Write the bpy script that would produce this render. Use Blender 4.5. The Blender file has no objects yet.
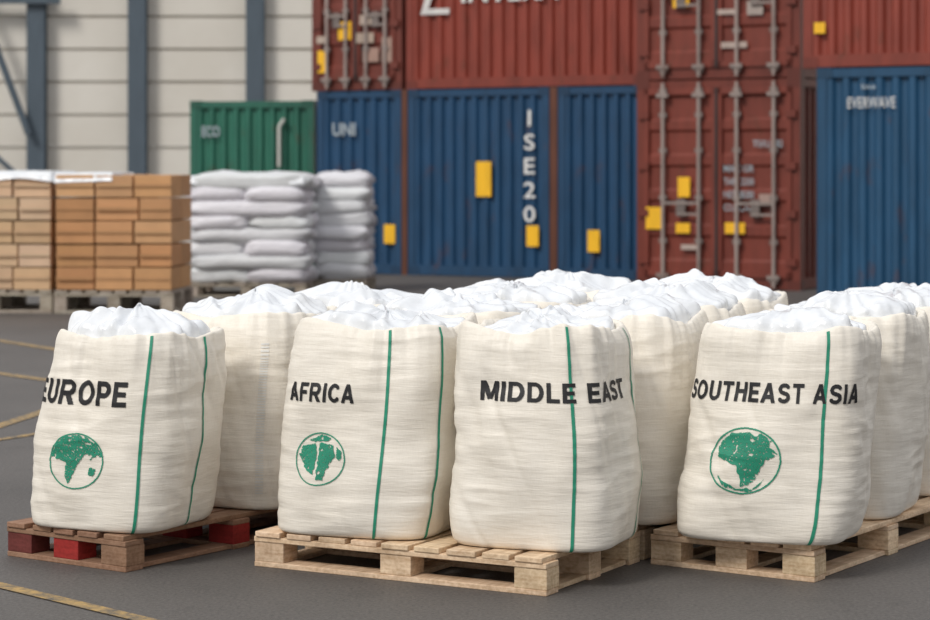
import bpy, bmesh, math, random
from mathutils import Vector, Matrix, noise
random.seed(7)
F=2200.0; H=1.5; U0=465.0; V0=170.0
scene=bpy.context.scene
try:
    scene.view_settings.view_transform='Standard'
    scene.view_settings.look='None'
except Exception: pass

def gp(u,Y): return ((u-U0)/F*Y, Y)
def zz(v,Y): return H-(v-V0)/F*Y
def rdir(th): return (math.cos(th),-math.sin(th))
def bdir(th): return (math.sin(th),math.cos(th))

# ------------------------------------------------------------ materials
def new_mat(name):
    m=bpy.data.materials.new(name); m.use_nodes=True
    nt=m.node_tree; nt.nodes.clear()
    o=nt.nodes.new('ShaderNodeOutputMaterial'); b=nt.nodes.new('ShaderNodeBsdfPrincipled')
    nt.links.new(b.outputs[0],o.inputs[0]); return m,nt,b
def mapping(nt,scale,coord='Object'):
    tc=nt.nodes.new('ShaderNodeTexCoord'); mp=nt.nodes.new('ShaderNodeMapping')
    mp.inputs['Scale'].default_value=scale
    nt.links.new(tc.outputs[coord],mp.inputs[0]); return mp.outputs[0]
def noi(nt,vec,scale,detail=4,rough=.55):
    n=nt.nodes.new('ShaderNodeTexNoise'); n.inputs['Scale'].default_value=scale
    n.inputs['Detail'].default_value=detail; n.inputs['Roughness'].default_value=rough
    nt.links.new(vec,n.inputs['Vector']); return n.outputs['Fac']
def ramp(nt,fac,stops):
    r=nt.nodes.new('ShaderNodeValToRGB'); e=r.color_ramp.elements
    while len(e)<len(stops): e.new(.5)
    for i,(p,c) in enumerate(stops):
        e[i].position=p; e[i].color=(c[0],c[1],c[2],1) if hasattr(c,'__len__') else (c,c,c,1)
    nt.links.new(fac,r.inputs[0]); return r.outputs[0]
def mix(nt,fac,a,b,mode='MIX'):
    m=nt.nodes.new('ShaderNodeMix'); m.data_type='RGBA'; m.blend_type=mode
    for s,v in ((m.inputs[0],fac),(m.inputs[6],a),(m.inputs[7],b)):
        if isinstance(v,(int,float)): s.default_value=v
        elif isinstance(v,tuple): s.default_value=(v[0],v[1],v[2],1)
        else: nt.links.new(v,s)
    return m.outputs[2]
def bump(nt,b,h,strength,dist,prev=None):
    n=nt.nodes.new('ShaderNodeBump'); n.inputs['Strength'].default_value=strength; n.inputs['Distance'].default_value=dist
    nt.links.new(h,n.inputs['Height'])
    if prev is not None: nt.links.new(prev,n.inputs['Normal'])
    nt.links.new(n.outputs[0],b.inputs['Normal']); return n.outputs[0]

def mat_fabric():
    m,nt,b=new_mat('woven_fabric')
    v=mapping(nt,(1,1,1)); vs=mapping(nt,(1,1,10)); vt=mapping(nt,(1,1,.25))
    c=ramp(nt,noi(nt,v,3,5),[(.25,(.80,.745,.65)),(.75,(.87,.825,.745))])
    c=mix(nt,.10,c,ramp(nt,noi(nt,vs,16,3),[(.35,(.70,.63,.52)),(.6,(.90,.86,.78))]))
    c=mix(nt,.08,c,ramp(nt,noi(nt,vt,170,2),[(.35,(.6,.53,.43)),(.6,(.92,.87,.79))]))
    nt.links.new(c,b.inputs['Base Color']); b.inputs['Roughness'].default_value=.48
    p=bump(nt,b,noi(nt,vs,7,3),.30,.008)
    p=bump(nt,b,noi(nt,vt,190,2),.12,.002,p)
    p=bump(nt,b,noi(nt,vs,24,2),.20,.003,p)
    return m
def mat_liner():
    m,nt,b=new_mat('white_plastic_liner')
    v=mapping(nt,(1,1,1))
    c=ramp(nt,noi(nt,v,5,4),[(.3,(.70,.73,.77)),(.65,(.86,.88,.90))])
    nt.links.new(c,b.inputs['Base Color']); b.inputs['Roughness'].default_value=.24
    vv=mapping(nt,(1,.45,1))
    p=bump(nt,b,noi(nt,vv,9,3,.5),.45,.03)
    bump(nt,b,noi(nt,vv,34,2),.2,.005,p)
    return m
def mat_attr(name,rough=.6,grime=.5,scale=(1,1,.25),nscale=6,dark=.45,bmp=.0,rust=0):
    m,nt,b=new_mat(name)
    a=nt.nodes.new('ShaderNodeAttribute'); a.attribute_name='Col'
    v=mapping(nt,scale)
    f=ramp(nt,noi(nt,v,nscale,6),[(.3,dark),(.6,1.0)])
    c=mix(nt,grime,a.outputs['Color'],f,'MULTIPLY')
    if rust:
        rf=ramp(nt,noi(nt,mapping(nt,(1,1,.5)),3.5,8,.7),[(.58,0.0),(.68,rust)])
        c=mix(nt,rf,c,(.10,.035,.018))
    nt.links.new(c,b.inputs['Base Color']); b.inputs['Roughness'].default_value=rough
    if bmp: bump(nt,b,noi(nt,v,nscale*3,4),.5,bmp)
    return m
def mat_wood(name):
    m,nt,b=new_mat(name)
    a=nt.nodes.new('ShaderNodeAttribute'); a.attribute_name='Col'
    v2=mapping(nt,(1.2,14,20)); v3=mapping(nt,(14,1.2,20))
    g=mix(nt,.5,noi(nt,v2,4,5),noi(nt,v3,4,5))
    f=ramp(nt,g,[(.38,(.60,.50,.40)),(.6,(1,1,1))])
    c=mix(nt,.8,a.outputs['Color'],f,'MULTIPLY')
    d=ramp(nt,noi(nt,mapping(nt,(1,1,1)),7,5),[(.35,(.5,.46,.42)),(.55,(1,1,1))])
    c=mix(nt,.45,c,d,'MULTIPLY')
    nt.links.new(c,b.inputs['Base Color']); b.inputs['Roughness'].default_value=.8
    bump(nt,b,g,.4,.004); return m
def mat_flat(name,col,rough=.6):
    m,nt,b=new_mat(name)
    c=mix(nt,.25,col,ramp(nt,noi(nt,mapping(nt,(1,1,1)),25,4),[(.3,.5),(.6,1.0)]),'MULTIPLY')
    nt.links.new(c,b.inputs['Base Color']); b.inputs['Roughness'].default_value=rough; return m

M_FAB=mat_fabric(); M_LIN=mat_liner(); M_WOOD=mat_wood('pallet_wood')
M_CONT=mat_attr('container_paint',.45,.5,rust=.55); M_STEEL=mat_attr('painted_steel',.5,.3)
M_CARD=mat_attr('cardboard',.7,.3,(1,1,1),4,.6); M_SACK=mat_attr('sack_plastic',.4,.3,(1,1,3),5,.7,.02)
M_INK=mat_flat('black_ink',(.014,.014,.016),.6); M_GREEN=mat_flat('green_print',(.02,.28,.17),.6)
M_WHITE=mat_flat('white_paint',(.8,.8,.78),.5); M_FADED=mat_flat('faded_lettering',(.36,.42,.46),.6)

# ------------------------------------------------------------ mesh builder
class MB:
    def __init__(s): s.v=[];s.f=[];s.c=[]
    def box(s,c,sz,col,rz=0):
        n=len(s.v); cx,cy,cz=c; hx,hy,hz=[k/2 for k in sz]
        cr,sr=math.cos(rz),math.sin(rz)
        for dz in(-hz,hz):
            for dx,dy in((-hx,-hy),(hx,-hy),(hx,hy),(-hx,hy)):
                s.v.append((cx+dx*cr-dy*sr,cy+dx*sr+dy*cr,cz+dz))
        for q in((0,3,2,1),(4,5,6,7),(0,1,5,4),(1,2,6,5),(2,3,7,6),(3,0,4,7)):
            s.f.append(tuple(n+i for i in q)); s.c.append(col)
    def poly(s,pts,col):
        n=len(s.v); s.v+= [tuple(p) for p in pts]; s.f.append(tuple(range(n,n+len(pts)))); s.c.append(col)
    def cyl(s,p0,p1,r,col,k=10):
        a=Vector(p0);b=Vector(p1);d=(b-a).normalized()
        x=d.orthogonal().normalized();y=d.cross(x);n=len(s.v)
        for q in(a,b):
            for i in range(k):
                t=2*math.pi*i/k; s.v.append(tuple(q+x*math.cos(t)*r+y*math.sin(t)*r))
        for i in range(k):
            j=(i+1)%k; s.f.append((n+i,n+j,n+k+j,n+k+i)); s.c.append(col)
        s.f.append(tuple(n+i for i in range(k))[::-1]);s.c.append(col)
        s.f.append(tuple(n+k+i for i in range(k)));s.c.append(col)
    def corr(s,x0,x1,y,z0,z1,per,dep,col,axis='x'):
        n=max(1,round((x1-x0)/per)); per=(x1-x0)/n; pts=[]
        for i in range(n):
            b=x0+i*per
            pts+= [(b,0),(b+per*.32,0),(b+per*.5,dep),(b+per*.82,dep)]
        pts.append((x1,0))
        for (a,da),(b,db) in zip(pts,pts[1:]):
            if axis=='x': q=[(a,y+da,z0),(b,y+db,z0),(b,y+db,z1),(a,y+da,z1)]
            else: q=[(y+da,a,z0),(y+db,b,z0),(y+db,b,z1),(y+da,a,z1)]
            s.poly(q,col)
    def hcorr(s,x0,x1,y,z0,z1,n,dep,col):
        per=(z1-z0)/n; pts=[]
        for i in range(n):
            b=z0+i*per
            pts+=[(b,0),(b+per*.25,0),(b+per*.33,dep),(b+per*.92,dep)]
        pts.append((z1,0))
        for (a,da),(b,db) in zip(pts,pts[1:]):
            s.poly([(x0,y+da,a),(x1,y+da,a),(x1,y+db,b),(x0,y+db,b)],col)
    def obj(s,name,mat,loc=(0,0,0),rz=0,bevel=0,parent=None,smooth=False):
        me=bpy.data.meshes.new(name); me.from_pydata(s.v,[],s.f); me.update()
        ca=me.color_attributes.new('Col','FLOAT_COLOR','CORNER')
        i=0
        for fi,f in enumerate(s.f):
            c=s.c[fi]
            for _ in f:
                ca.data[i].color=(c[0],c[1],c[2],1); i+=1
        me.materials.append(mat)
        o=bpy.data.objects.new(name,me); scene.collection.objects.link(o)
        o.location=loc; o.rotation_euler=(0,0,rz)
        if smooth:
            for p in me.polygons: p.use_smooth=True
        if bevel:
            b=o.modifiers.new('bevel','BEVEL'); b.width=bevel; b.segments=2; b.limit_method='ANGLE'
        if parent: o.parent=parent
        return o
def jit(c,a=.08):
    k=1+random.uniform(-a,a); return (c[0]*k,c[1]*k*(1+random.uniform(-.03,.03)),c[2]*k)

def text_mesh(body,bold=.02,space=1.0):
    cu=bpy.data.curves.new('t','FONT'); cu.body=body; cu.size=1; cu.offset=bold; cu.space_character=space
    cu.resolution_u=4
    ob=bpy.data.objects.new('t',cu); scene.collection.objects.link(ob)
    dg=bpy.context.evaluated_depsgraph_get()
    me=bpy.data.meshes.new_from_object(ob.evaluated_get(dg))
    bpy.data.objects.remove(ob); bpy.data.curves.remove(cu)
    xs=[v.co.x for v in me.vertices]; ys=[v.co.y for v in me.vertices]
    return me,min(xs),max(xs),min(ys),max(ys)
def flat_text(name,body,parent,x0,x1,z0,z1,y,mat=None,bold=.015,keep=False):
    me,a,b,c,d=text_mesh(body,bold)
    if keep:
        w=(b-a)*(z1-z0)/(d-c)*1.25; m_=(x0+x1)/2; x0,x1=m_-w/2,m_+w/2
    for v in me.vertices:
        v.co=Vector((x0+(v.co.x-a)/(b-a)*(x1-x0), y, z0+(v.co.y-c)/(d-c)*(z1-z0)))
    me.materials.clear(); me.materials.append(mat or M_WHITE)
    o=bpy.data.objects.new(name,me); scene.collection.objects.link(o); o.parent=parent
    return o

# ------------------------------------------------------------ block sans-serif glyphs (strokes in a unit cap height)
hs=.098
def arcp(cx,cy,rx,ry,a0,a1,n=28):
    return [(cx+rx*math.cos(math.radians(a0+(a1-a0)*i/n)),cy+ry*math.sin(math.radians(a0+(a1-a0)*i/n))) for i in range(n+1)]
GL={
'E':(.62,[[(hs,0),(hs,1)],[(0,1-hs),(.62,1-hs)],[(0,.51),(.57,.51)],[(0,hs),(.62,hs)]]),
'F':(.59,[[(hs,0),(hs,1)],[(0,1-hs),(.59,1-hs)],[(0,.50),(.52,.50)]]),
'L':(.57,[[(hs,0),(hs,1)],[(0,hs),(.57,hs)]]),
'T':(.64,[[(.32,0),(.32,1)],[(0,1-hs),(.64,1-hs)]]),
'H':(.72,[[(hs,0),(hs,1)],[(.72-hs,0),(.72-hs,1)],[(0,.52),(.72,.52)]]),
'I':(.196,[[(hs,0),(hs,1)]]),
'M':(.88,[[(hs,0),(hs,1)],[(.88-hs,0),(.88-hs,1)],[(.09,1.05),(.44,.08)],[(.79,1.05),(.44,.08)]]),
'A':(.78,[[(.07,-.06),(.40,1.03)],[(.71,-.06),(.38,1.03)],[(.2,.29),(.58,.29)]]),
'U':(.72,[[(hs,1),(hs,.36)]+arcp(.36,.36,.262,.262,180,360)+[(.72-hs,1)]]),
'O':(.82,[arcp(.41,.5,.312,.402,0,360,48)]),
'C':(.76,[arcp(.41,.5,.312,.402,42,318,40)]),
'D':(.73,[[(hs,0),(hs,1)],[(0,1-hs),(.34,1-hs)]+arcp(.34,.5,.292,.402,90,-90)+[(0,hs)]]),
'P':(.69,[[(hs,0),(hs,1)],[(0,1-hs),(.38,1-hs)]+arcp(.38,.665,.212,.237,90,-90)+[(0,.428)]]),
'R':(.74,[[(hs,0),(hs,1)],[(0,1-hs),(.40,1-hs)]+arcp(.40,.675,.212,.227,90,-90)+[(0,.448)],[(.36,.46),(.66,-.08)]]),
'S':(.68,[arcp(.34,.71,.235,.195,25,270,24)+arcp(.34,.297,.245,.2,90,-155,24)]),
' ':(.30,[])}
def in_stroke(px,py,poly,w):
    n=len(poly)-1
    for i in range(n):
        ax,ay=poly[i];bx,by=poly[i+1];dx,dy=bx-ax,by-ay;L=math.hypot(dx,dy)
        if L<1e-9: continue
        t=((px-ax)*dx+(py-ay)*dy)/L; d=abs((px-ax)*dy-(py-ay)*dx)/L
        if d<=w:
            if 0<=t<=L: return True
            if t<0 and i>0 and math.hypot(px-ax,py-ay)<=w: return True
            if t>L and i<n-1 and math.hypot(px-bx,py-by)<=w: return True
    return False

# ------------------------------------------------------------ ground
m,nt,b=new_mat('asphalt')
v=mapping(nt,(1,1,1))
c=ramp(nt,noi(nt,v,.7,6),[(.3,(.066,.061,.058)),(.7,(.118,.108,.101))])
c=mix(nt,.45,c,ramp(nt,noi(nt,v,70,3),[(.3,(.03,.028,.026)),(.7,(.185,.17,.158))]))
c=mix(nt,ramp(nt,noi(nt,v,3.5,5,.7),[(.56,0.),(.75,.45)]),c,(.045,.042,.039))
nt.links.new(c,b.inputs['Base Color']); b.inputs['Roughness'].default_value=.62
bump(nt,b,noi(nt,v,90,3),.4,.006)
g=MB(); g.poly([(-60,-20,0),(60,-20,0),(60,60,0),(-60,60,0)],(1,1,1)); g.obj('ground',m)
m,nt,b=new_mat('worn_yellow_paint')
f=ramp(nt,noi(nt,mapping(nt,(1,1,1)),14,8,.75),[(.40,0.),(.60,1.)])
nt.links.new(mix(nt,f,(.12,.105,.085),(.46,.30,.11)),b.inputs['Base Color']); b.inputs['Roughness'].default_value=.7
def gpt(u,v): Y=F*H/(v-V0); return ((u-U0)/F*Y,Y)
def line(p,q,w,ext0=0,ext1=0):
    a=Vector(p);b_=Vector(q);d=(b_-a).normalized();a-=d*ext0;b_+=d*ext1;n=Vector((-d.y,d.x))*w/2
    L=MB(); L.poly([(*(a-n),.004),(*(b_-n),.004),(*(b_+n),.004),(*(a+n),.004)],(1,1,1)); L.obj('ground_line',m)
line(gpt(0,586),gpt(150,622),.065,2,1)
line(gpt(0,426),gpt(40,413),.09,2,.6)
line(gpt(0,374),gpt(38,379),.11,3,.5)
line(gpt(0,440),gpt(38,434),.06,2,.3)
line(gpt(0,341),gpt(38,347),.11,3,1)

# ------------------------------------------------------------ back building
m,nt,b=new_mat('cladding')
c=ramp(nt,noi(nt,mapping(nt,(1,1,1)),.6,4),[(.3,(.68,.64,.57)),(.7,(.78,.745,.68))])
nt.links.new(c,b.inputs['Base Color']); b.inputs['Roughness'].default_value=.6
WY=44.0
w=MB()
z=0
for i in range(14):
    w.box((-2,WY+.15,z+.31),(56,.3,.60),(1,1,1)); w.box((-2,WY+.2,z+.63),(56,.25,.05),(1,1,1)); z+=.655
w.obj('wall_back',m)
colc=(.085,.115,.145)
first=None
for u in(36,137,255,372,490,610,730,850):
    x,_=gp(u,WY-.25); s=MB()
    s.box((0,-.12,4.6),(.36,.03,9.2),colc); s.box((0,.12,4.6),(.36,.03,9.2),colc); s.box((0,0,4.6),(.03,.22,9.2),colc)
    s.box((0,0,.02),(.5,.4,.04),colc)
    o=s.obj('steel_column',M_STEEL,(x,WY-.16,0))
    if first is None: first=o
s=MB()
s.cyl((-.1,-.3,2.2),(-1.3,-.3,5.4),.07,colc); s.cyl((-.1,-.3,1.2),(-2.6,-.3,3.4),.05,colc)
s.box((-2,-.2,4.9),(5,.12,.2),colc)
s.obj('brace',M_STEEL,parent=first)

# ------------------------------------------------------------ containers
BLUE=(.014,.068,.155); RED=(.28,.052,.033); BROWN=(.21,.042,.026); GREENC=(.03,.17,.115); RUST=(.13,.045,.025)
YEL=(.98,.54,.02)
CH=2.65
def container(org,th,W,D,z0,col,style='side',hgt=CH,post=None):
    s=MB(); p=.11; post=post or tuple(k*.85 for k in col)
    for x in(p/2,W-p/2):
        for y in(p/2,D-p/2): s.box((x,y,hgt/2),(p,p,hgt-.24),post)
    for y in(p/2,D-p/2):
        s.box((W/2,y,hgt-.06),(W-2*p,p*.9,.1),post); s.box((W/2,y,.08),(W-2*p,p*.9,.14),post)
    for x in(p/2,W-p/2):
        s.box((x,D/2,hgt-.06),(p*.9,D-2*p,.1),post); s.box((x,D/2,.08),(p*.9,D-2*p,.14),post)
    for x in(.085,W-.085):
        for y in(.085,D-.085):
            for z in(.06,hgt-.06): s.box((x,y,z),(.175,.175,.12),tuple(k*.75 for k in post))
    s.box((W/2,D/2,hgt-.05),(W-p,D-p,.04),tuple(k*.9 for k in col)); s.box((W/2,D/2,.12),(W-p,D-p,.06),(.05,.04,.03))
    zt=hgt-.11; zb=.15
    s.corr(p,D-p,.03,zb,zt,.2,.04,col,'y'); s.corr(p,D-p,W-.07,zb,zt,.2,.04,col,'y')
    s.corr(p,W-p,D-.06,zb,zt,.2,.04,col)
    if style=='side': s.corr(p,W-p,.015,zb,zt,.19,.05,col)
    else:
        mid=W/2; rod=(.40,.33,.30)
        for a,b_ in((p,mid-.01),(mid+.01,W-p)):
            s.box(((a+b_)/2,.05,(zt+zb)/2),(b_-a,.03,zt-zb),tuple(k*.8 for k in col))
            s.hcorr(a+.06,b_-.06,.0,zb+.08,zt-.08,5,.03,col)
            for x in(a+.03,b_-.03): s.box((x,.0,(zt+zb)/2),(.06,.05,zt-zb),col)
            for z in(zb+.04,zt-.04): s.box(((a+b_)/2,.0,z),(b_-a,.05,.08),col)
            for k in(.28,.78):
                x=a+(b_-a)*k
                s.cyl((x,-.06,.03),(x,-.06,hgt-.04),.024,rod)
                for z in(.12,.6,1.15,1.75,2.2,hgt-.14): s.box((x,-.045,z),(.10,.05,.06),tuple(k2*.6 for k2 in rod))
                for z in(.16,hgt-.2): s.box((x,-.07,z),(.16,.05,.05),tuple(k2*.8 for k2 in rod))
            x=a+(b_-a)*.28; x2=a+(b_-a)*.78
            s.box(((x+x2)/2,-.07,1.08),((x2-x)*.95,.02,.035),tuple(k2*.8 for k2 in rod))
            s.box(((x+x2)/2+.1,-.07,.94),((x2-x)*.6,.02,.03),tuple(k2*.8 for k2 in rod))
            s.box(((x+x2)/2,-.04,1.02),(.12,.06,.22),tuple(k2*.5 for k2 in rod))
        s.box((mid,-.03,(zt+zb)/2),(.035,.03,zt-zb),(.04,.03,.03))
        for z in(.35,.95,1.55,2.2):
            for x in(p,W-p): s.box((x,-.02,z),(.14,.06,.09),post)
    def sx(u):
        k=(u-U0)/F; r=rdir(th); return (k*org[1]-org[0])/(r[0]-k*r[1])
    o=s.obj('shipping_container',M_CONT,(org[0],org[1],z0),-th)
    return o,sx
def Yat(org,th,sxv): return org[1]+rdir(th)[1]*sxv
def sticker(par,org,th,sxf,u,v,wpx,hpx,z0,col,name='sticker',y=-.012):
    x=sxf(u); Y=Yat(org,th,x); k=Y/F
    w_=abs(sxf(u+wpx/2)-sxf(u-wpx/2)); z=H-(v-V0)*k-z0
    s=MB(); s.box((x,y,z),(w_,.01,hpx*k),col); o=s.obj(name,M_STEEL,parent=par); return o
def ctext(par,org,th,sxf,body,u0,u1,v0,v1,z0,y=-.02,bold=.015,name='lettering',mat=None,keep=False):
    x0,x1=sxf(u0),sxf(u1); k=Yat(org,th,(x0+x1)/2)/F
    return flat_text(name,body,par,x0,x1,H-(v1-V0)*k-z0,H-(v0-V0)*k-z0,y,bold=bold,mat=mat,keep=keep)

th=math.radians(28); E=(2.25,29.8); r=rdir(th)
def rowpt(u):
    k=(u-U0)/F; s=(k*E[1]-E[0])/(r[0]-k*r[1]); return (E[0]+r[0]*s,E[1]+r[1]*s)
def dist(a,b): return math.hypot(a[0]-b[0],a[1]-b[1])
def mk(u0,u1,z0,col,style='side',**k):
    a,b_=rowpt(u0),rowpt(u1); o,f=container(a,th,dist(a,b_),2.44,z0,col,style,**k); return o,a,f
o,a,f=mk(317,401,0,BLUE); sticker(o,a,th,f,390,234,11,19,0,YEL); ctext(o,a,th,f,'UNI',333,356,123,136,0,mat=M_FADED,bold=.03)
o,a,f=mk(408,549,0,BLUE); sticker(o,a,th,f,484,179,15,35,0,YEL); sticker(o,a,th,f,533,236,12,21,0,YEL)
for i,ch in enumerate('1SE20'):
    ctext(o,a,th,f,ch,525,535,110+i*24,126+i*24,0,mat=M_WHITE,keep=True,bold=.01)
W1=dist(rowpt(408),rowpt(549)); W2=dist(rowpt(549),rowpt(558))
s=MB(); s.box((-.06,.1,CH/2),(.09,.2,CH),RUST); s.box((W1+W2/2,.1,CH/2),(W2*.8,.2,CH),RUST); s.obj('end_posts',M_CONT,parent=o)
o,a,f=mk(558,645,0,BLUE); sticker(o,a,th,f,594,241,12,22,0,YEL)
o,a,f=mk(312,402,CH,(.19,.042,.028),'door')
for (u,v_,w_,h_,c_) in((346,31,13,18,YEL),(324,62,10,22,YEL),(368,20,14,10,(.5,.4,.33)),(366,38,18,10,(.45,.35,.28)),(324,40,12,7,(.5,.4,.33)),(372,55,16,14,(.4,.25,.2)),(388,50,10,25,(.4,.27,.22))):
    sticker(o,a,th,f,u,v_,w_,h_,CH,c_,y=-.035)
o,a,f=mk(406,645,CH,RED)
ctext(o,a,th,f,'INTERA',462,560,-22,1,CH,bold=.02)
x0,x1=f(421),f(450); k=Yat(a,th,x0)/F; zb=H-(15-V0)*k-CH
s=MB(); s.poly([(x0,-.02,zb),(x1,-.02,zb),(x1,-.02,zb+.08),(x0+.13,-.02,zb+.08),(x0+.3,-.02,zb+.55),(x0+.2,-.02,zb+.6)],(.7,.68,.66))
s.obj('emblem',M_STEEL,parent=o)
D0=gp(637,28.3)
for lvl in(0,1):
    o,f=container(D0,th,2.2,5.5,lvl*CH,BROWN,'door'); z0=lvl*CH
    if lvl==0:
        for (u,v_,w_,h_,c_) in((656,218,18,22,YEL),(685,187,12,20,YEL),(684,228,14,10,YEL),(736,228,20,11,YEL),(768,200,16,12,(.4,.28,.24)),(690,247,16,5,(.5,.4,.35))):
            sticker(o,D0,th,f,u,v_,w_,h_,0,c_,y=-.035)
        for (t_,u,v_) in(('MAX GR',725,165),('TARE 2200',725,178),('NET 28280',725,191),('CU CAP',725,204),('TSXU 482',754,140)):
            ctext(o,D0,th,f,t_,u,u+30,v_,v_+7,0,y=-.04,mat=M_FADED)
    else:
        for (u,v_,w_,h_,c_) in((682,3,16,10,YEL),(756,8,16,14,(.45,.38,.34)),(728,12,22,5,(.5,.4,.35)),(735,45,26,6,(.5,.4,.35))):
            sticker(o,D0,th,f,u,v_,w_,h_,CH,c_,y=-.035)
R0=gp(817,24.8)
BLUE2=(.015,.080,.170)
o,f=container(R0,th,4.6,2.44,0,BLUE2); ctext(o,R0,th,f,'EVERWAVE',848,896,97,108,0,mat=M_WHITE,bold=.0); ctext(o,R0,th,f,'line',862,876,84,89,0,mat=M_FADED)
R1=gp(803,24.9)
o,f=container(R1,th,4.9,2.44,CH,RED); sticker(o,R1,th,f,820,28,11,11,CH,YEL)
G0=gp(190,33.4); tg=math.radians(9)
W_=dist(G0,gp(311,32.95))
o,f=container(G0,tg,W_,2.44,0,GREENC,hgt=2.55)
ctext(o,G0,tg,f,'ECO',202,220,126,137,0,bold=.03,mat=M_FADED)
s=MB(); x=f(280)
s.cyl((x,-.05,1.55),(x,-.05,2.15),.03,(.65,.65,.6)); s.cyl((x,-.05,2.15),(x+.08,-.05,2.27),.03,(.65,.65,.6)); s.obj('cane_mark',M_STEEL,parent=o)  # cane-shaped painted mark on the container, modelled as two thin rods

# ------------------------------------------------------------ pallets
def pallet(name,org,th,L,D,col,h=.135,boards=7,red=False,parent=None,bt=.02):
    s=MB(); bh=h-3*bt
    for y in(.05,D/2,D-.05): s.box((-L/2,y,bt/2),(L,.095,bt),jit(col))
    for x in(-.06,-L/2,-L+.06):
        s.box((x,D/2,bt/2+.0005),(.09,D-.2,bt*.9),jit(col,.1))
    for i,x in enumerate((-.065,-L/2,-L+.065)):
        for j,y in enumerate((.055,D/2,D-.055)):
            c_=jit(col,.15)
            if red and (i,j) in((1,0),(0,1),(1,1),(0,2)): c_=(.36,.022,.018)
            if red and (i,j)==(2,0): c_=(.17,.035,.03)
            s.box((x,y,bt+bh/2),(.13,.10,bh),c_)
    for y in(.05,D/2,D-.05): s.box((-L/2,y,bt+bh+bt/2),(L,.10,bt),jit(col))
    n=boards; w_=L/n
    for i in range(n):
        x=-w_*(i+.5); s.box((x+random.uniform(-.004,.004),D/2+random.uniform(-.006,.006),h-bt/2),(w_*random.uniform(.76,.86),D+.01,bt),jit(col,.14),random.uniform(-.008,.008))
    loc=(0,0,0) if parent else (org[0],org[1],.0)
    return s.obj(name,M_WOOD,loc,0 if parent else -th,bevel=.003,parent=parent)
PINE=(.80,.62,.43); OLD=(.34,.20,.13)
T2=math.radians(29)
P2=(.285,7.73)
pallet('wooden_pallet',P2,T2,1.24,.80,PINE,boards=9)
b2=bdir(T2)
pallet('wooden_pallet',(P2[0]+b2[0]*.83,P2[1]+b2[1]*.83),T2,1.35,1.2,PINE,boards=9)
pallet('wooden_pallet',(P2[0]+b2[0]*2.06+.02,P2[1]+b2[1]*2.06),T2,1.3,.75,PINE,boards=9)
T1=math.radians(35); P1=(-1.265,8.19); b1=bdir(T1)
pallet('wooden_pallet',P1,T1,.63,1.32,OLD,boards=5,red=True)
pallet('wooden_pallet',(P1[0]+b1[0]*1.36,P1[1]+b1[1]*1.36),T1,.66,.9,OLD,boards=5)
T3=math.radians(34); P3=(1.268,7.99); b3=bdir(T3)
pallet('wooden_pallet',P3,T3,.68,1.45,PINE,boards=5)
pallet('wooden_pallet',(P3[0]+b3[0]*1.5,P3[1]+b3[1]*1.5),T3,.70,1.3,PINE,boards=5)

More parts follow.
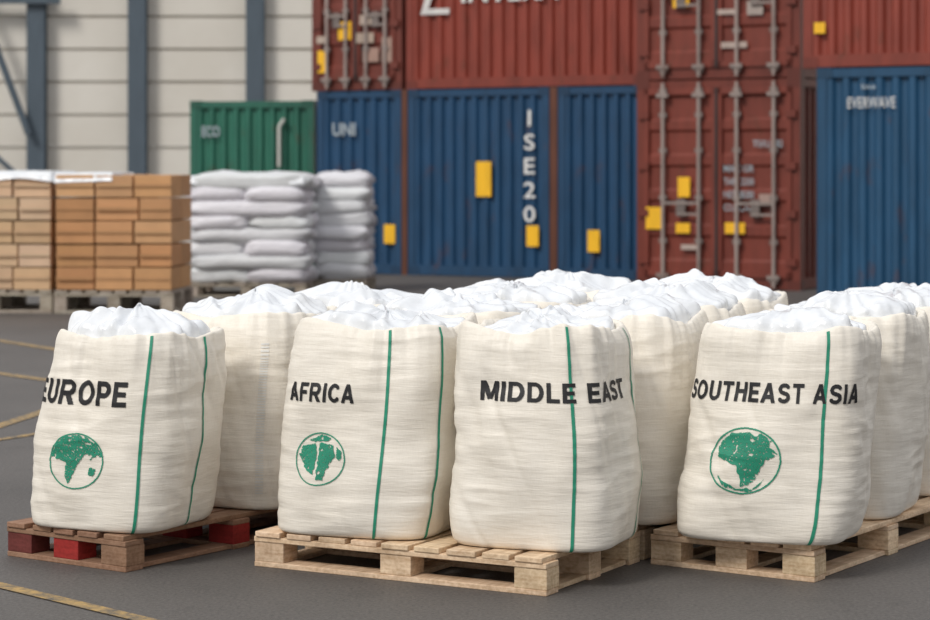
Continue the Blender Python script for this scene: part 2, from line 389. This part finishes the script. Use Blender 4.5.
# ------------------------------------------------------------ bulk bags
KEY=[(.0,.86),(.012,.945),(.06,.985),(.2,1.008),(.4,1.012),(.6,1.008),(.78,1.0),(.90,.988),(.955,.965),(.99,.92),(.975,.86),(.90,.80)]
KX=[0,.04,.09,.2,.38,.54,.69,.78,.84,.895,.94,1.0]
def cr(a,b,c,d,t): return .5*((2*b)+(-a+c)*t+(2*a-5*b+4*c-d)*t*t+(-a+3*b-3*c+d)*t**3)
def prof(w):
    w=min(max(w,0),1)
    i=0
    while i<len(KX)-2 and w>KX[i+1]: i+=1
    t=(w-KX[i])/(KX[i+1]-KX[i]); g=lambda j:KEY[min(max(j,0),len(KEY)-1)]
    z=cr(g(i-1)[0],g(i)[0],g(i+1)[0],g(i+2)[0],t); p=cr(g(i-1)[1],g(i)[1],g(i+1)[1],g(i+2)[1],t)
    return z,p
class Bag:
    def __init__(s,c,th,a=.31,b=.30,h=.79,lean=(0,0),seed=0,n=4.8,z0=.136,taper=0):
        s.c=c;s.th=th;s.a=a;s.b=b;s.h=h;s.lean=lean;s.seed=seed;s.n=n;s.z0=z0;s.taper=taper
        s.cs,s.sn=math.cos(th),math.sin(th)
        lx,ly=lean; s.l=(lx*s.cs-ly*s.sn, lx*s.sn+ly*s.cs)
    def P(s,phi,w,off=0):
        z,p=prof(w); c,si=math.cos(phi),math.sin(phi)
        p*=1-s.taper*max(0,z-.3)
        n=s.n-1.0*max(0,z-.5); R=(abs(c)**n+abs(si)**n)**(-1/n); ear=max(0,(R-1)/(2**(.5-1/n)-1))
        sd=s.seed*7.3
        Z=z*s.h
        q=Vector((c*R*.9,si*R*.9,Z*2.2))
        d=.020*noise.noise(q*1.3+Vector((sd,0,0)))+.013*noise.noise(q*2.8+Vector((0,sd,0)))
        d+=.018*(1-ear)*math.sin(math.pi*min(1,max(0,z)))
        wr=noise.noise(Vector((c*R*1.3+sd,si*R*1.3,Z*15)))
        wr2=noise.noise(Vector((c*R*2.4+sd,si*R*2.4,Z*38)))
        msk=.3+.7*max(0,min(1,.5+1.6*noise.noise(Vector((c*R*1.2,si*R*1.2,Z*2.5+sd)))))
        d+=(-abs(wr)*.009+.0025*wr2)*min(1,z*8)*msk
        # soft diagonal tension folds running down from the upper corners
        dg=noise.noise(Vector((c*R*3+si*R*2+Z*3.5,sd,Z*1.6)))
        d+=-.006*math.exp(-(dg*5)**2)*msk
        tp=max(0,(w-.55)/.45)
        gth=noise.noise(Vector((c*R*6,si*R*6,sd+Z*2)))
        d+=gth*.020*tp + noise.noise(Vector((c*R*14,si*R*14,sd)))*.006*tp
        d*= min(1,w*12)
        rr=R*p; x=c*(s.a*rr)+c*(d+off); y=si*(s.b*rr)+si*(d+off)
        top=max(0,(w-.7)/.3)
        Z+=top*(.036*ear+.03*noise.noise(Vector((c*1.7+sd,si*1.7,3)))+.014*gth)
        k=(Z/s.h)
        x+=s.l[0]*k; y+=s.l[1]*k
        return Vector((x,y,Z))
    def world(s,p): return Vector((s.c[0]+p.x*s.cs+p.y*s.sn, s.c[1]-p.x*s.sn+p.y*s.cs, s.z0+p.z))
    def uv(s,p):
        q=s.world(p); return (U0+q.x/q.y*F, V0+(H-q.z)/q.y*F)
    def w_at(s,z):
        lo,hi=0,.88
        for _ in range(26):
            m_=(lo+hi)/2
            if prof(m_)[0]*s.h<z: lo=m_
            else: hi=m_
        return lo
    def phi_at(s,u,w):
        best=None;N=720;pu=None
        for i in range(N):
            ph=-math.pi*1.15+i/N*math.pi*1.4
            uu=s.uv(s.P(ph,w))[0]
            if pu is not None and uu>pu:
                e=abs(uu-u)
                if best is None or e<best[0]: best=(e,ph)
            pu=uu
        return best[1]
    def z_at(s,phi,v):
        lo,hi=.0,.9
        for _ in range(25):
            m_=(lo+hi)/2
            if s.uv(s.P(phi,m_))[1]>v: lo=m_
            else: hi=m_
        return prof(lo)[0]*s.h
    def arc(s,w,N=720):
        tab=[];L=0;pv=None
        for i in range(N+1):
            ph=-math.pi*1.15+i/N*math.pi*1.4
            c,si=math.cos(ph),math.sin(ph);R=(abs(c)**s.n+abs(si)**s.n)**(-1/s.n);p=Vector((c*R*s.a,si*R*s.b))
            if pv is not None: L+=(p-pv).length
            tab.append((ph,L)); pv=p
        return tab
    def build(s,hi=True):
        NU,NV=(280,150) if hi else (120,70)
        vs=[];fs=[]
        for j in range(NV+1):
            w=j/NV
            for i in range(NU): vs.append(tuple(s.P(2*math.pi*i/NU,w)))
        for j in range(NV):
            for i in range(NU):
                k=(i+1)%NU; fs.append((j*NU+i,j*NU+k,(j+1)*NU+k,(j+1)*NU+i))
        fs.append(tuple(range(NU))[::-1])
        me=bpy.data.meshes.new('bulk_bag'); me.from_pydata(vs,[],fs); me.materials.append(M_FAB)
        for p in me.polygons: p.use_smooth=True
        o=bpy.data.objects.new('bulk_bag',me); scene.collection.objects.link(o)
        o.location=(s.c[0],s.c[1],s.z0); o.rotation_euler=(0,0,-s.th); s.o=o
        NU,NV=(170,70) if hi else (120,50)
        vs=[];fs=[];sd=s.seed*3.1; hh=s.hl; LR=.865*(1-s.taper*.65)
        an=s.seed*1.9; ca,sa=math.cos(an),math.sin(an)
        for j in range(NV+1):
            t=j/NV; rr=LR*(1-t)
            for i in range(NU):
                ph=2*math.pi*i/NU; c,si=math.cos(ph),math.sin(ph)
                n=4.2; R=(abs(c)**n+abs(si)**n)**(-1/n)
                x=c*R*rr*s.a; y=si*R*rr*s.b
                q=Vector((x*4.5,y*4.5,sd))
                wp=noise.noise(q*.6)*1.2; wp2=noise.noise(q*.6+Vector((9,9,9)))*1.2
                X=(x*ca+y*sa); Yy=(-x*sa+y*ca)
                f1=noise.noise(Vector((X*6.5+wp,Yy*2.2+wp2,sd)))
                f2=noise.noise(Vector((X*2.5+wp2,Yy*9+wp,sd+7)))
                f3=noise.noise(Vector((X*15+wp,Yy*9+wp2,sd+3)))
                rg=math.exp(-(f1*4.2)**2)*.030+math.exp(-(f2*4.2)**2)*.016+f3*.007+noise.noise(q*.7)*.045
                fo=noise.noise(Vector((c*6,si*6,sd+t)))
                rad=noise.noise(Vector((c*4,si*4,sd)))*.03
                z=s.h*.915+min(1,t*9)*.06*s.h+hh*(1-(rr/LR)**2.2)+(rg+fo*.016)*min(1,t*6)
                f_=min(1,t*4); bulge=1+s.spill*math.exp(-((t-.14)/.09)**2)*(1+fo*1.5)
                x=x*bulge+c*rad*f_*(1-t); y=y*bulge+si*rad*f_*(1-t)
                vs.append((x+s.l[0]*.97,y+s.l[1]*.97,z))
        for j in range(NV):
            for i in range(NU):
                k=(i+1)%NU; fs.append((j*NU+i,j*NU+k,(j+1)*NU+k,(j+1)*NU+i))
        me=bpy.data.meshes.new('liner'); me.from_pydata(vs,[],fs); me.materials.append(M_LIN)
        for p in me.polygons: p.use_smooth=True
        l=bpy.data.objects.new('liner',me); scene.collection.objects.link(l); l.parent=o
        return o
    def add(s,name,vs,fs,mat):
        me=bpy.data.meshes.new(name); me.from_pydata(vs,[],fs); me.materials.append(mat)
        o=bpy.data.objects.new(name,me); scene.collection.objects.link(o); o.parent=s.o; return o
    def stripe(s,u,v,w0=.02,w1=.88,wid=.011,mat=None,dash=0,name='stripe',phi=None):
        wm=.5; ph=phi if phi is not None else s.phi_at(u,wm)
        dph=wid/2/s.a/1.1
        NV=220; vs=[];fs=[]
        for j in range(NV+1):
            w=w0+(w1-w0)*j/NV
            wob=.012*math.sin(w*7+s.seed)
            for k in(-1,0,1): vs.append(tuple(s.P(ph+k*dph+wob,w,.003)))
        for j in range(NV):
            if dash and (j//dash)%2: continue
            for k in(0,1): a=j*3+k; fs.append((a,a+1,a+4,a+3))
        s.add(name,vs,fs,mat or M_GREEN)
    def surf(s,tab,arc,z,off=.003):
        lo,hi=0,len(tab)-1
        while hi-lo>1:
            m_=(lo+hi)//2
            if tab[m_][1]<arc: lo=m_
            else: hi=m_
        t=(arc-tab[lo][1])/max(1e-9,tab[hi][1]-tab[lo][1]); ph=tab[lo][0]+t*(tab[hi][0]-tab[lo][0])
        return s.P(ph,s.w_at(z),off)
    def arc_of(s,tab,ph):
        i=min(range(len(tab)),key=lambda k:abs(tab[k][0]-ph)); return tab[i][1]
    def text(s,body,u0,u1,v0,v1):
        pm=s.phi_at((u0+u1)/2,.6); zt=s.z_at(pm,v0); zb=s.z_at(pm,v1); w=s.w_at((zt+zb)/2)
        tab=s.arc(w); a0=s.arc_of(tab,s.phi_at(u0,w)); a1=s.arc_of(tab,s.phi_at(u1,w))
        tot=sum(GL[ch][0] for ch in body)+.13*(len(body)-1); sc=(a1-a0)/tot
        NR=40; vs=[];fs=[];x=0
        for ch in body:
            gw,st=GL[ch]; NC=max(4,int(gw*sc/.0016)); idx={}
            for i in range(NC):
                for j in range(NR):
                    px=(i+.5)/NC*gw; py=(j+.5)/NR
                    if any(in_stroke(px,py,P,hs) for P in st):
                        q=[]
                        for (ii,jj) in((i,j),(i+1,j),(i+1,j+1),(i,j+1)):
                            if (ii,jj) not in idx:
                                idx[(ii,jj)]=len(vs); vs.append(tuple(s.surf(tab,a0+(x+ii/NC*gw)*sc,zb+jj/NR*(zt-zb),.0032)))
                            q.append(idx[(ii,jj)])
                        fs.append(tuple(q))
            x+=gw+.13
        s.add('label_text',vs,fs,M_INK)
    def logo(s,u,v,rad,polys,wear=.15,sx=1.12,sea=0):
        ph=s.phi_at(u,.35); zc=s.z_at(ph,v); w=s.w_at(zc); ph=s.phi_at(u,w); tab=s.arc(w); ac=s.arc_of(tab,ph)
        N=140; vs=[];fs=[];idx={}
        def pip(x,y,P):
            ins=False;j=len(P)-1
            for i in range(len(P)):
                xi,yi=P[i];xj,yj=P[j]
                if (yi>y)!=(yj>y) and x<(xj-xi)*(y-yi)/(yj-yi)+xi: ins=not ins
                j=i
            return ins
        def vid(i,j):
            if (i,j) not in idx:
                x=(i/N*2-1)*1.05;y=(j/N*2-1)*1.05
                idx[(i,j)]=len(vs); vs.append(tuple(s.surf(tab,ac+x*rad*sx,zc+y*rad,.0032)))
            return idx[(i,j)]
        for i in range(N):
            for j in range(N):
                x=((i+.5)/N*2-1)*1.05;y=((j+.5)/N*2-1)*1.05; rr=math.hypot(x,y)
                on=(.955<rr<1.0)
                if not on and rr<.955:
                    xx=x+.07*noise.noise(Vector((x*6,y*6,s.seed)));yy=y+.07*noise.noise(Vector((x*6,y*6,s.seed+9)))
                    for P in polys:
                        if pip(xx,yy,P): on=noise.noise(Vector((x*7,y*7,s.seed*2)))>-.62+wear and noise.noise(Vector((x*22,y*22,s.seed)))>-.5+wear; break
                if on: fs.append((vid(i,j),vid(i+1,j),vid(i+1,j+1),vid(i,j+1)))
        s.add('globe_logo',vs,fs,M_GREEN)

rad_=math.radians
bags=[]
def mkbag(c,th,hi=True,hl=.10,spill=.06,**k):
    b=Bag(c,th,seed=len(bags)+1,**k); b.hl=hl; b.spill=spill; b.build(hi); bags.append(b); return b
TB=rad_(24); rB,bB=rdir(TB),bdir(TB)
def off(p,a,b_,r_=rB,bb=bB): return (p[0]+r_[0]*a+bb[0]*b_, p[1]+r_[1]*a+bb[1]*b_)
AFR=[(-.75,.45),(-.45,.80),(.0,.86),(.30,.78),(.40,.88),(.70,.66),(.62,.42),(.92,.22),(.60,.06),(.46,-.2),(.36,-.5),(.14,-.74),(.0,-.76),(-.1,-.45),(-.16,-.12),(-.45,-.02),(-.78,.1)]
SMILE=[(-.7,-.45),(-.45,-.68),(-.1,-.86),(.3,-.80),(.66,-.5),(.30,-.87),(-.05,-.93),(-.5,-.76)]
EURO=[(-.95,.1),(-.82,.5),(-.5,.82),(-.1,.95),(.3,.92),(.7,.66),(.93,.2),(.72,.22),(.5,.05),(.42,.3),(.2,.12),(.05,-.1),(-.05,-.45),(-.2,-.8),(-.36,-.5),(-.34,-.1),(-.6,.05)]
EC=(-1.335,8.54)
EU=mkbag(EC,rad_(25),hl=.075,lean=(.075,0),a=.302,b=.275,h=.735,taper=.05)
EU.text('EUROPE',43,127,380,405); EU.logo(76,461,.106,[EURO,[(.5,-.2),(.75,-.25),(.6,-.55),(.45,-.45)]],.2)
EU.stripe(143,0); EU.stripe(203,0)
r1,bb1=rdir(rad_(32)),bdir(rad_(32))
e2=mkbag(off(EC,.05,.74,r1,bb1),rad_(28),a=.325,b=.30,h=.775,lean=(.03,0),hl=.06)
e2.stripe(262,0,.12,.75,.03,M_WHITE,2,'white_dashes')  # band of white dashes running up the bag side
mkbag(off(EC,.09,1.45,r1,bb1),rad_(28),False,h=.77,hl=.08,a=.33,spill=.12)
ME_=(.300,8.13); AF_=(-.356,8.40)
AF=mkbag(AF_,rad_(20),lean=(.062,0),a=.33,b=.285,h=.785,hl=.045)
AF.text('AFRICA',291,354,383,402); AF.logo(319,459,.098,[[(-.75,.45),(-.2,.62),(-.1,.0),(-.15,-.6),(-.5,-.4),(-.85,.1)],[(-.03,.62),(.5,.55),(.62,.2),(.42,-.2),(.2,-.75),(.0,-.8),(-.03,-.2)],[(-.5,.7),(0,.9),(.4,.82),(.3,.68),(-.3,.66)],[(.66,.5),(.88,.3),(.82,.0),(.66,.1)]],.1,1.1)
AF.stripe(384,0); AF.stripe(438,0)
ME=mkbag(ME_,rad_(21),lean=(-.01,0),a=.312,b=.285,h=.79,hl=.03,taper=.10,spill=.02)
ME.text('MIDDLE EAST',481,622,383,403); ME.stripe(573,0); ME.stripe(638,0)
for k_,(p,hi) in enumerate([(off(ME_,.03,.70),True),(off(AF_,.03,.70),False),(off(ME_,0.02,1.38),False),(off(AF_,0.02,1.38),False),(off(ME_,0,2.06),False),(off(AF_,0,2.06),False)]):
    mkbag(p,TB+rad_(random.uniform(-3,3)),hi,hl=[.055,.06,.085,.06,.11,.08][k_],h=.785,lean=(random.uniform(-.02,.03),0),a=.315,b=.305,spill=.06 if k_==0 else .12)
SE_=(1.150,8.28)
SE=mkbag(SE_,rad_(20),lean=(.075,0),a=.325,b=.285,h=.775,hl=.045)
SE.text('SOUTHEAST ASIA',694,858,383,403); SE.logo(743,461,.122,[AFR,SMILE],.14,1.05); SE.stripe(822,0)
r3,bb3=rdir(rad_(27)),bdir(rad_(27))
for k_ in(1,2,3):
    mkbag(off(SE_,.03,.69*k_,r3,bb3),rad_(24),k_==1,h=.785,lean=(.05,0),a=.31,hl=.06,spill=.10)

# ------------------------------------------------------------ palletised goods
def film(name,cx,cy,L,D,z,hh,seed,parent):
    NX,NY=90,40; vs=[];fs=[]
    for j in range(NY+1):
        for i in range(NX+1):
            x=(i/NX-.5)*L; y=(j/NY-.5)*D; e=min(i,NX-i,j,NY-j)
            q=Vector((x*2.2,y*2.2,seed)); zz_=z+hh*(.5+.5*noise.noise(q))+.012*(1-abs(noise.noise(q*3))*2)
            if e<=0: zz_=z-.07-.05*noise.noise(q*.8)
            elif e<2: zz_=z+.01
            vs.append((cx+x,cy+y,zz_))
    for j in range(NY):
        for i in range(NX):
            a=j*(NX+1)+i; fs.append((a,a+1,a+NX+2,a+NX+1))
    me=bpy.data.meshes.new(name); me.from_pydata(vs,[],fs); me.materials.append(M_LIN)
    for p in me.polygons: p.use_smooth=True
    o=bpy.data.objects.new(name,me); scene.collection.objects.link(o); o.parent=parent; return o
def empty(name,org,th):
    e=bpy.data.objects.new(name,None); scene.collection.objects.link(e); e.location=(org[0],org[1],0); e.rotation_euler=(0,0,-th); return e
T=rad_(4)
OLDG=(.46,.41,.35)
GO=gp(173,22.9)
par=empty('pallet_of_cartons',GO,T); PH=.24
pallet('pallet',GO,T,1.26,1.1,OLDG,h=PH,boards=8,parent=par,bt=.03)
s=MB(); L=1.24; hz=.243; lay=5
def cartons(s,x0,L,zb,lay,hz,cols,shift=0):
    for j in range(lay):
        z=zb+hz*(j+.5); x=x0; k=0
        seq=[.44,.44,.45] if j%2==0 else [.38,.50,.45]
        for w_ in seq:
            w_=w_*L/1.33
            base=random.choice(cols)
            for dy in(.28,.82):
                s.box((x-w_/2,dy+random.uniform(-.015,.015),z+random.uniform(-.004,.004)),(w_-.022,.53,hz-.016),jit(base,.12))
            s.box((x-w_/2,.28-.265-.018,z+hz*.02),(w_*.94,.006,.035),tuple(c*.85 for c in base))
            x-=w_
cartons(s,-.01,L,PH,lay,hz,[(.58,.31,.14),(.64,.37,.18),(.55,.28,.12)])
s.obj('stacked_cartons',M_CARD,bevel=.02,parent=par)
film('plastic_film',-.95,.55,.62,1.1,PH+lay*hz+.0,.02,3,par)
GO2=(GO[0]-1.27*math.cos(T)-.02,GO[1]+1.27*math.sin(T)+.05)
par=empty('pallet_of_cartons',GO2,T)
pallet('pallet',GO2,T,1.26,1.1,OLDG,h=PH,boards=8,parent=par,bt=.03)
s=MB(); cartons(s,-.01,L,PH,lay,hz,[(.70,.48,.30),(.66,.43,.25),(.74,.53,.35)])
s.obj('stacked_cartons',M_CARD,bevel=.02,parent=par)
film('plastic_film',-L/2-.02,.55,L+.05,1.14,PH+lay*hz+.0,.045,5,par)
def sack(s,c,sz,col,rz=0):
    N,Mv=26,12; n0=len(s.v); cr_,sr=math.cos(rz),math.sin(rz); se=random.random()*50
    def sp(t,e): return math.copysign(abs(t)**e,t)
    for j in range(Mv+1):
        th_=-math.pi/2+math.pi*j/Mv
        for i in range(N):
            ph=2*math.pi*i/N
            x=sp(math.cos(th_),.42)*sp(math.cos(ph),.4); y=sp(math.cos(th_),.42)*sp(math.sin(ph),.4); z=sp(math.sin(th_),.8)
            d=1+.12*noise.noise(Vector((x*2,y*2,z*2+se)))
            X=x*sz[0]/2*d;Y=y*sz[1]/2*d;Z=z*sz[2]/2*(1+.4*noise.noise(Vector((x*2+se,y*2,0))))+.045*noise.noise(Vector((x*1.3+se,y*1.3,7)))
            s.v.append((c[0]+X*cr_-Y*sr,c[1]+X*sr+Y*cr_,c[2]+Z))
    for j in range(Mv):
        for i in range(N):
            k=(i+1)%N; s.f.append((n0+j*N+i,n0+j*N+k,n0+(j+1)*N+k,n0+(j+1)*N+i)); s.c.append(col)
def sackload(org,th,L,D,lay,hz,nx):
    par=empty('pallet_of_sacks',org,th)
    pallet('pallet',org,th,L,D,OLDG,h=.16,boards=8,parent=par)
    s=MB()
    for j in range(lay):
        n_=nx if j%2==0 else max(1,nx-1)
        for ix in range(n_):
            for dy in(.25,.25+D/2):
                w_=L/n_
                sack(s,(-L+w_*(ix+.5)+random.uniform(-.03,.03),dy+random.uniform(-.04,.04),.16+hz*(j+.5)),(w_*1.05,D/2*1.1,hz*1.4),jit((.72,.72,.75),.07),random.uniform(-.03,.03))
    s.obj('stacked_sacks',M_SACK,(0,0,.02),smooth=True,parent=par); return par
S1=gp(306,25.9); p_=sackload(S1,T,1.42,1.05,8,.157,2)
S2=gp(367,26.8); sackload(S2,T,.68,1.0,8,.157,1)
film('plastic_film',-.71,.53,1.38,1.05,.16+8*.157-.01,.05,8,p_)

# ------------------------------------------------------------ light, world, camera
wd=bpy.data.worlds.new('World'); scene.world=wd; wd.use_nodes=True; nt=wd.node_tree
bg=nt.nodes['Background']
tc=nt.nodes.new('ShaderNodeTexCoord'); sp=nt.nodes.new('ShaderNodeSeparateXYZ'); nt.links.new(tc.outputs['Generated'],sp.inputs[0])
rp=nt.nodes.new('ShaderNodeValToRGB'); e=rp.color_ramp.elements
e[0].position=0; e[0].color=(.56,.545,.525,1); e[1].position=.7; e[1].color=(.97,.985,1.03,1)
nt.links.new(sp.outputs[2],rp.inputs[0]); nt.links.new(rp.outputs[0],bg.inputs[0]); bg.inputs[1].default_value=.83
sl=bpy.data.lights.new('sun','SUN'); sl.energy=2.0; sl.angle=rad_(16); sl.color=(1,.96,.90)
so=bpy.data.objects.new('sun',sl); scene.collection.objects.link(so)
d=Vector((.7,.85,-1.0)); so.rotation_euler=d.to_track_quat('-Z','Y').to_euler(); so.location=(-5,-5,10)
cd=bpy.data.cameras.new('camera'); cam=bpy.data.objects.new('camera',cd); scene.collection.objects.link(cam)
cam.location=(0,0,H); cam.rotation_euler=(math.pi/2,0,0)
cd.sensor_width=36; cd.lens=F/930*36; cd.shift_y=-(310-V0)/930; cd.clip_end=300
cd.dof.use_dof=True; cd.dof.focus_distance=8.0; cd.dof.aperture_fstop=3.4
scene.camera=cam
